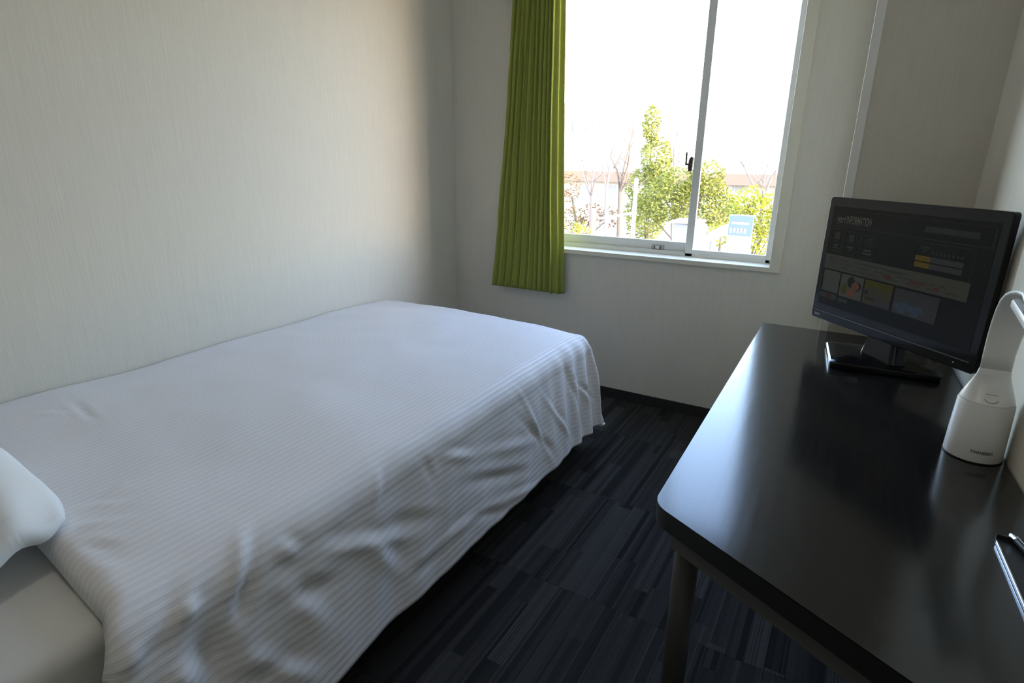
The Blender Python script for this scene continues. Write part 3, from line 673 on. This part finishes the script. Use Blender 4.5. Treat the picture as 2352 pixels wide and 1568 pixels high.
def leaf_cloud(blobs, size, n, seed):
    random.seed(seed); bm = bmesh.new()
    for (c, r) in blobs:
        for _ in range(int(n*r.x*r.z/ .25)):
            while True:
                q = Vector((random.uniform(-1, 1), random.uniform(-1, 1), random.uniform(-1, 1)))
                if .25 < q.length < 1: break
            q = q*(q.length**-.35) if q.length > 0 else q
            p = Vector((c.x + q.x*r.x, c.y + q.y*r.y, c.z + q.z*r.z)); s = size*random.uniform(.6, 1.4)
            a = Vector((random.gauss(0, 1), random.gauss(0, 1), random.gauss(0, .6))).normalized(); b2 = a.orthogonal().normalized()
            b2 = Matrix.Rotation(random.uniform(0, 6.28), 3, a) @ b2
            bm.faces.new([bm.verts.new(v) for v in (p-a*s, p-b2*s*.45, p+a*s, p+b2*s*.45)])
    return bm
def tree(name, label, Y, base_px, blobs, m, n=260, size=.07, group=None, seed=1, trunk=.07):
    cs = [(at(px, py, Y+dy), Vector((rw, rw*.8, rh))) for px, py, rw, rh, dy in blobs]
    bx = at(base_px, 500, Y).x; root = thing(name, (bx, Y, ZG), label, 'tree' if 'tree' in name else 'shrub', group)
    off = Vector((bx, Y, ZG))
    bm = leaf_cloud([(c-off, r) for c, r in cs], size, n, seed); fo = obj('foliage', bm, m, root); fo['kind'] = 'stuff'
    topc = max(cs, key=lambda c: c[0].z)[0] - off
    bm = bmesh.new(); tube(bm, [(0, 0, 0), (topc.x*.3, topc.y*.3, topc.z*.4), (topc.x*.8, topc.y*.8, topc.z*.9)], [trunk, trunk*.8, trunk*.35], 8); obj('trunk', bm, M_BARK, root)
    for c, r in cs:
        bm = bmesh.new(); c2 = c-off; tube(bm, [(topc.x*.3, topc.y*.3, min(topc.z*.4, c2.z*.5)), (c2.x, c2.y, c2.z)], [trunk*.5, trunk*.15], 6); obj('branch', bm, M_BARK, root)
    return root
tree('evergreen_tree', 'tall narrow leafy green tree outside left of the window stile', 19, 1490, [(1497, 285, .30, .6, 0), (1508, 360, .52, .65, 0), (1490, 430, .8, .7, .2), (1480, 500, .75, .8, 0), (1515, 400, .45, .5, -.3)], M_LEAF, 800, .055, seed=3)
tree('evergreen_tree', 'broad pale green bushy tree outside behind the window stile', 16.5, 1570, [(1560, 425, .75, .5, 0), (1530, 460, .8, .6, -.2), (1610, 470, .9, .8, 0), (1625, 410, .5, .5, 0), (1655, 480, .55, .5, .2), (1490, 490, .5, .55, 0)], M_LEAF, 800, .05, seed=5)
tree('yellow_green_shrub', 'yellow green shrub outside behind the blue sign', 13.5, 1735, [(1725, 460, .35, .32, 0), (1750, 500, .45, .45, .2), (1765, 545, .4, .5, 0), (1700, 480, .3, .3, .3), (1780, 470, .3, .3, .4)], M_LEAFY, 800, .045, seed=8)
tree('yellow_green_shrub', 'pale shrub outside in front of the white cabinet rail', 14.5, 1665, [(1655, 540, .35, .3, 0), (1690, 545, .3, .3, 0)], M_LEAFY, 800, .04, seed=9)
tree('russet_shrub', 'russet and yellow hedge outside beside the curtain', 17, 1340, [(1320, 500, .45, .35, 0), (1360, 495, .4, .4, 0), (1400, 500, .35, .35, 0), (1310, 430, .35, .5, .3), (1330, 520, .5, .3, 0)], M_LEAFR, 300, .05, seed=11)
tree('yellow_green_shrub', 'low yellow green hedge outside at the bottom left pane', 15, 1320, [(1315, 530, .4, .25, 0), (1345, 535, .35, .3, 0)], M_LEAFY, 300, .045, seed=12)
def bare_tree(label, Y, px, py_base, tips, m, seed, r=.05):
    random.seed(seed); b0 = at(px, 540, Y); root = thing('bare_tree', (b0.x, Y, ZG), label, 'tree', 'bare trees outside the window'); off = Vector((b0.x, Y, ZG))
    st = at(px, py_base, Y) - off
    bm = bmesh.new(); tube(bm, [(0, 0, 0), (st.x*.5, 0, st.z*.5), st], [r*1.3, r*1.1, r], 8); obj('trunk', bm, m, root)
    for tx_, ty_ in tips:
        t_ = at(tx_, ty_, Y + random.uniform(-.6, .6)) - off; mid = (st+t_)/2 + Vector((random.uniform(-.12, .12), 0, random.uniform(-.1, .2)))
        bm = bmesh.new(); tube(bm, [st - Vector((0, 0, .02)), mid, t_], [r*.75, r*.45, r*.18], 6)
        for q in range(6):
            f_ = random.uniform(.3, 1); p = st.lerp(t_, f_) if f_ > .6 else st.lerp(mid, f_/.6)
            e = p + Vector((random.uniform(-.45, .45), random.uniform(-.3, .3), random.uniform(.2, .7))); tube(bm, [p, (p+e)/2 + Vector((random.uniform(-.05, .05), 0, .03)), e], [r*.22, r*.15, r*.06], 5)
        obj('branch', bm, m, root)
bare_tree('bare tree outside with forked trunk near the middle of the left pane', 15, 1424, 440, [(1448, 330), (1455, 300), (1402, 360), (1470, 430)], M_BARK, 1)
bare_tree('thin pale bare tree outside midway along the left pane', 16, 1393, 440, [(1390, 340), (1405, 300), (1378, 330)], M_BARKP, 2, .045)
bare_tree('bare tree outside with spreading twigs near the curtain', 16.5, 1358, 450, [(1335, 360), (1365, 340), (1382, 400), (1330, 300)], M_BARKP, 4, .045)
bare_tree('leaning bare tree outside in the right pane', 15, 1752, 465, [(1742, 415), (1690, 345), (1765, 370), (1785, 390)], M_BARKP, 6, .05)
bare_tree('bare tree outside with high branches behind the stile', 20, 1548, 420, [(1540, 340), (1575, 320), (1560, 265), (1585, 345)], M_BARKP, 9, .05)
# far building behind the trees
M_BWALL = add_noise_colour(mat('pale_facade', (.8, .79, .77), .8), (.24, .235, .23), (.21, .205, .20), (.5, .5, .5)); M_BROOF = add_noise_colour(mat('brown_fascia', (.42, .26, .17), .7), (.14, .095, .07), (.115, .08, .06), (1, 1, 1)); M_BGL = mat('far_window_glass', (.12, .125, .13), .4)
def building(name, label, Y, x_px0, x_px1, top_px, wins, band=None):
    a = at(x_px0, top_px, Y); b2 = at(x_px1, top_px, Y); x0, x1 = a.x, b2.x; zt = (a.z+b2.z)/2
    root = thing(name, ((x0+x1)/2, Y, ZG), label, 'building'); ox = (x0+x1)/2
    obj('wall', boxes((x0-ox, x1-ox, 0, 8, 0, zt-ZG)), M_BWALL, root)
    if band: z1 = at((x_px0+x_px1)/2, band[0], Y).z-ZG; z0 = at((x_px0+x_px1)/2, band[1], Y).z-ZG; obj('fascia', boxes((x0-ox-.3, x1-ox+.3, -.5, 0, z0, z1)), M_BROOF, root)
    for (p0, q0, p1, q1) in wins:
        c0 = at(p0, q0, Y); c1 = at(p1, q1, Y)
        fw = obj('window', boxes((c0.x-ox-.06, c1.x-ox+.06, -.06, .0, c1.z-ZG-.06, c0.z-ZG+.06)), M_BWALL, root); obj('pane', boxes((c0.x-ox, c1.x-ox, -.075, -.06, c1.z-ZG, c0.z-ZG)), M_BGL, fw)
building('office_building', 'pale office block outside with a row of windows above the bare trees', 48, 1200, 1500, 235, [(1303+15*k, 278, 1313+15*k, 300) for k in range(6)])
building('low_building', 'long low white building outside with a brown fascia behind the trees', 34, 1180, 1860, 396, [(1330, 425, 1352, 455), (1395, 425, 1415, 455), (1690, 425, 1710, 445)], band=(396, 420))
# roadside things
M_WPOST = add_noise_colour(mat('white_steel', (.75, .75, .75), .5), (.32, .32, .32), (.28, .28, .28), (5, 5, 5)); M_RAILP = add_noise_colour(mat('pale_grey_barrier', (.42, .45, .50), .5), (.15, .165, .19), (.12, .13, .15), (5, 5, 5))
p = at(1462, 412, 14); po = thing('sign_post', (p.x, 14, ZG), 'white steel post outside in front of the leafy tree', 'post'); bm = bmesh.new(); tube(bm, [(0, 0, 0), (0, 0, p.z-ZG)], .05, 12); obj('pole', bm, M_WPOST, po); bm = bmesh.new(); tube(bm, [(0, 0, p.z-ZG), (0, 0, p.z-ZG+.03)], [.06, .03], 12); obj('cap', bm, M_WPOST, po)
fn = thing('white_fence', (at(1400, 500, 13.2).x, 13.2, ZG), 'white rail fence outside low in the left pane', 'fence'); fo_ = Vector((at(1400, 500, 13.2).x, 13.2, ZG))
bm = bmesh.new(); tube(bm, [at(1375, 502, 13.2)-fo_, at(1462, 488, 13.2)-fo_], .03, 8); obj('rail', bm, M_WPOST, fn)
for q in (1366, 1395, 1434):
    t_ = at(q, 480 if q != 1434 else 498, 13.2)-fo_; bm = bmesh.new(); tube(bm, [(t_.x, 0, 0), t_], .045, 8); obj('post', bm, M_WPOST, fn)
# grey cabinet
c0 = at(1546, 512, 10.5); c1 = at(1602, 512, 10.5); cb = thing('utility_cabinet', ((c0.x+c1.x)/2, 10.5, ZG), 'pale grey utility cabinet outside behind the window stile', 'cabinet'); hw = (c1.x-c0.x)/2
obj('body', boxes((-hw, hw, 0, .5, 0, c0.z-ZG)), M_RAILP, cb, bevel=.01); obj('roof', boxes((-hw-.03, hw+.03, -.05, .55, c0.z-ZG, c0.z-ZG+.05)), M_WPOST, cb, bevel=.01)
# barrier pipe
br = thing('guard_barrier', (at(1640, 540, 9.6).x, 9.6, ZG), 'pale grey guard barrier rising towards the blue sign outside', 'barrier'); bo = Vector((at(1640, 540, 9.6).x, 9.6, ZG))
bm = bmesh.new(); tube(bm, [at(1590, 560, 9.0)-bo, at(1630, 545, 9.4)-bo, at(1660, 530, 9.8)-bo, at(1700, 520, 10.2)-bo], [.06, .065, .085, .09], 12); obj('pipe', bm, M_RAILP, br, smooth=True)
t_ = at(1637, 548, 9.6)-bo; bm = bmesh.new(); tube(bm, [(t_.x, 0, 0), t_], .045, 10); obj('post', bm, M_RAILP, br)
# traffic mirror-like white globe
g = at(1613, 525, 11.6); gl_ = thing('globe_lamp', (g.x, 11.6, ZG), 'round white globe lamp outside just right of the stile', 'lamp'); bm = bmesh.new(); bmesh.ops.create_uvsphere(bm, u_segments=16, v_segments=10, radius=.11); bmesh.ops.translate(bm, verts=bm.verts, vec=(0, 0, g.z-ZG)); obj('globe', bm, M_WPOST, gl_, smooth=True); bm = bmesh.new(); tube(bm, [(0, 0, 0), (0, 0, g.z-ZG-.1)], .03, 8); obj('pole', bm, M_RAILP, gl_)
# sign
s0 = at(1676, 492, 9.2); s1 = at(1722, 575, 9.2); sg = thing('sign_board', ((s0.x+s1.x)/2, 9.2, ZG), 'blue and white sign board standing outside in the right pane', 'sign'); hw = (s1.x-s0.x)/2; hh = s0.z-ZG
M_SBLUE = add_noise_colour(mat('sign_blue', (.20, .30, .62), .5), (.07, .11, .28), (.055, .09, .23), (3, 3, 3)); zz = at(1700, 545, 9.2).z-ZG
obj('panel', boxes((-hw, hw, 0, .03, s1.z-ZG-.9, hh)), M_WPOST, sg, bevel=.004); obj('blue_field', boxes((-hw+.006, hw-.006, -.004, 0, zz+.02, hh-.012)), M_SBLUE, sg)
bm = boxes(*[(-hw+.03+.05*k, -hw+.06+.05*k, -.007, -.004, zz+.06+.01*(k % 2), zz+.13) for k in range(5)], (-hw+.04, hw-.06, -.007, -.004, zz+.19, zz+.22)); obj('white_marks', bm, M_WPOST, sg)
for sx in (-1, 1): obj('leg', boxes((sx*hw*.8-.02, sx*hw*.8+.02, 0, .03, 0, s1.z-ZG-.9)), M_RAILP, sg)
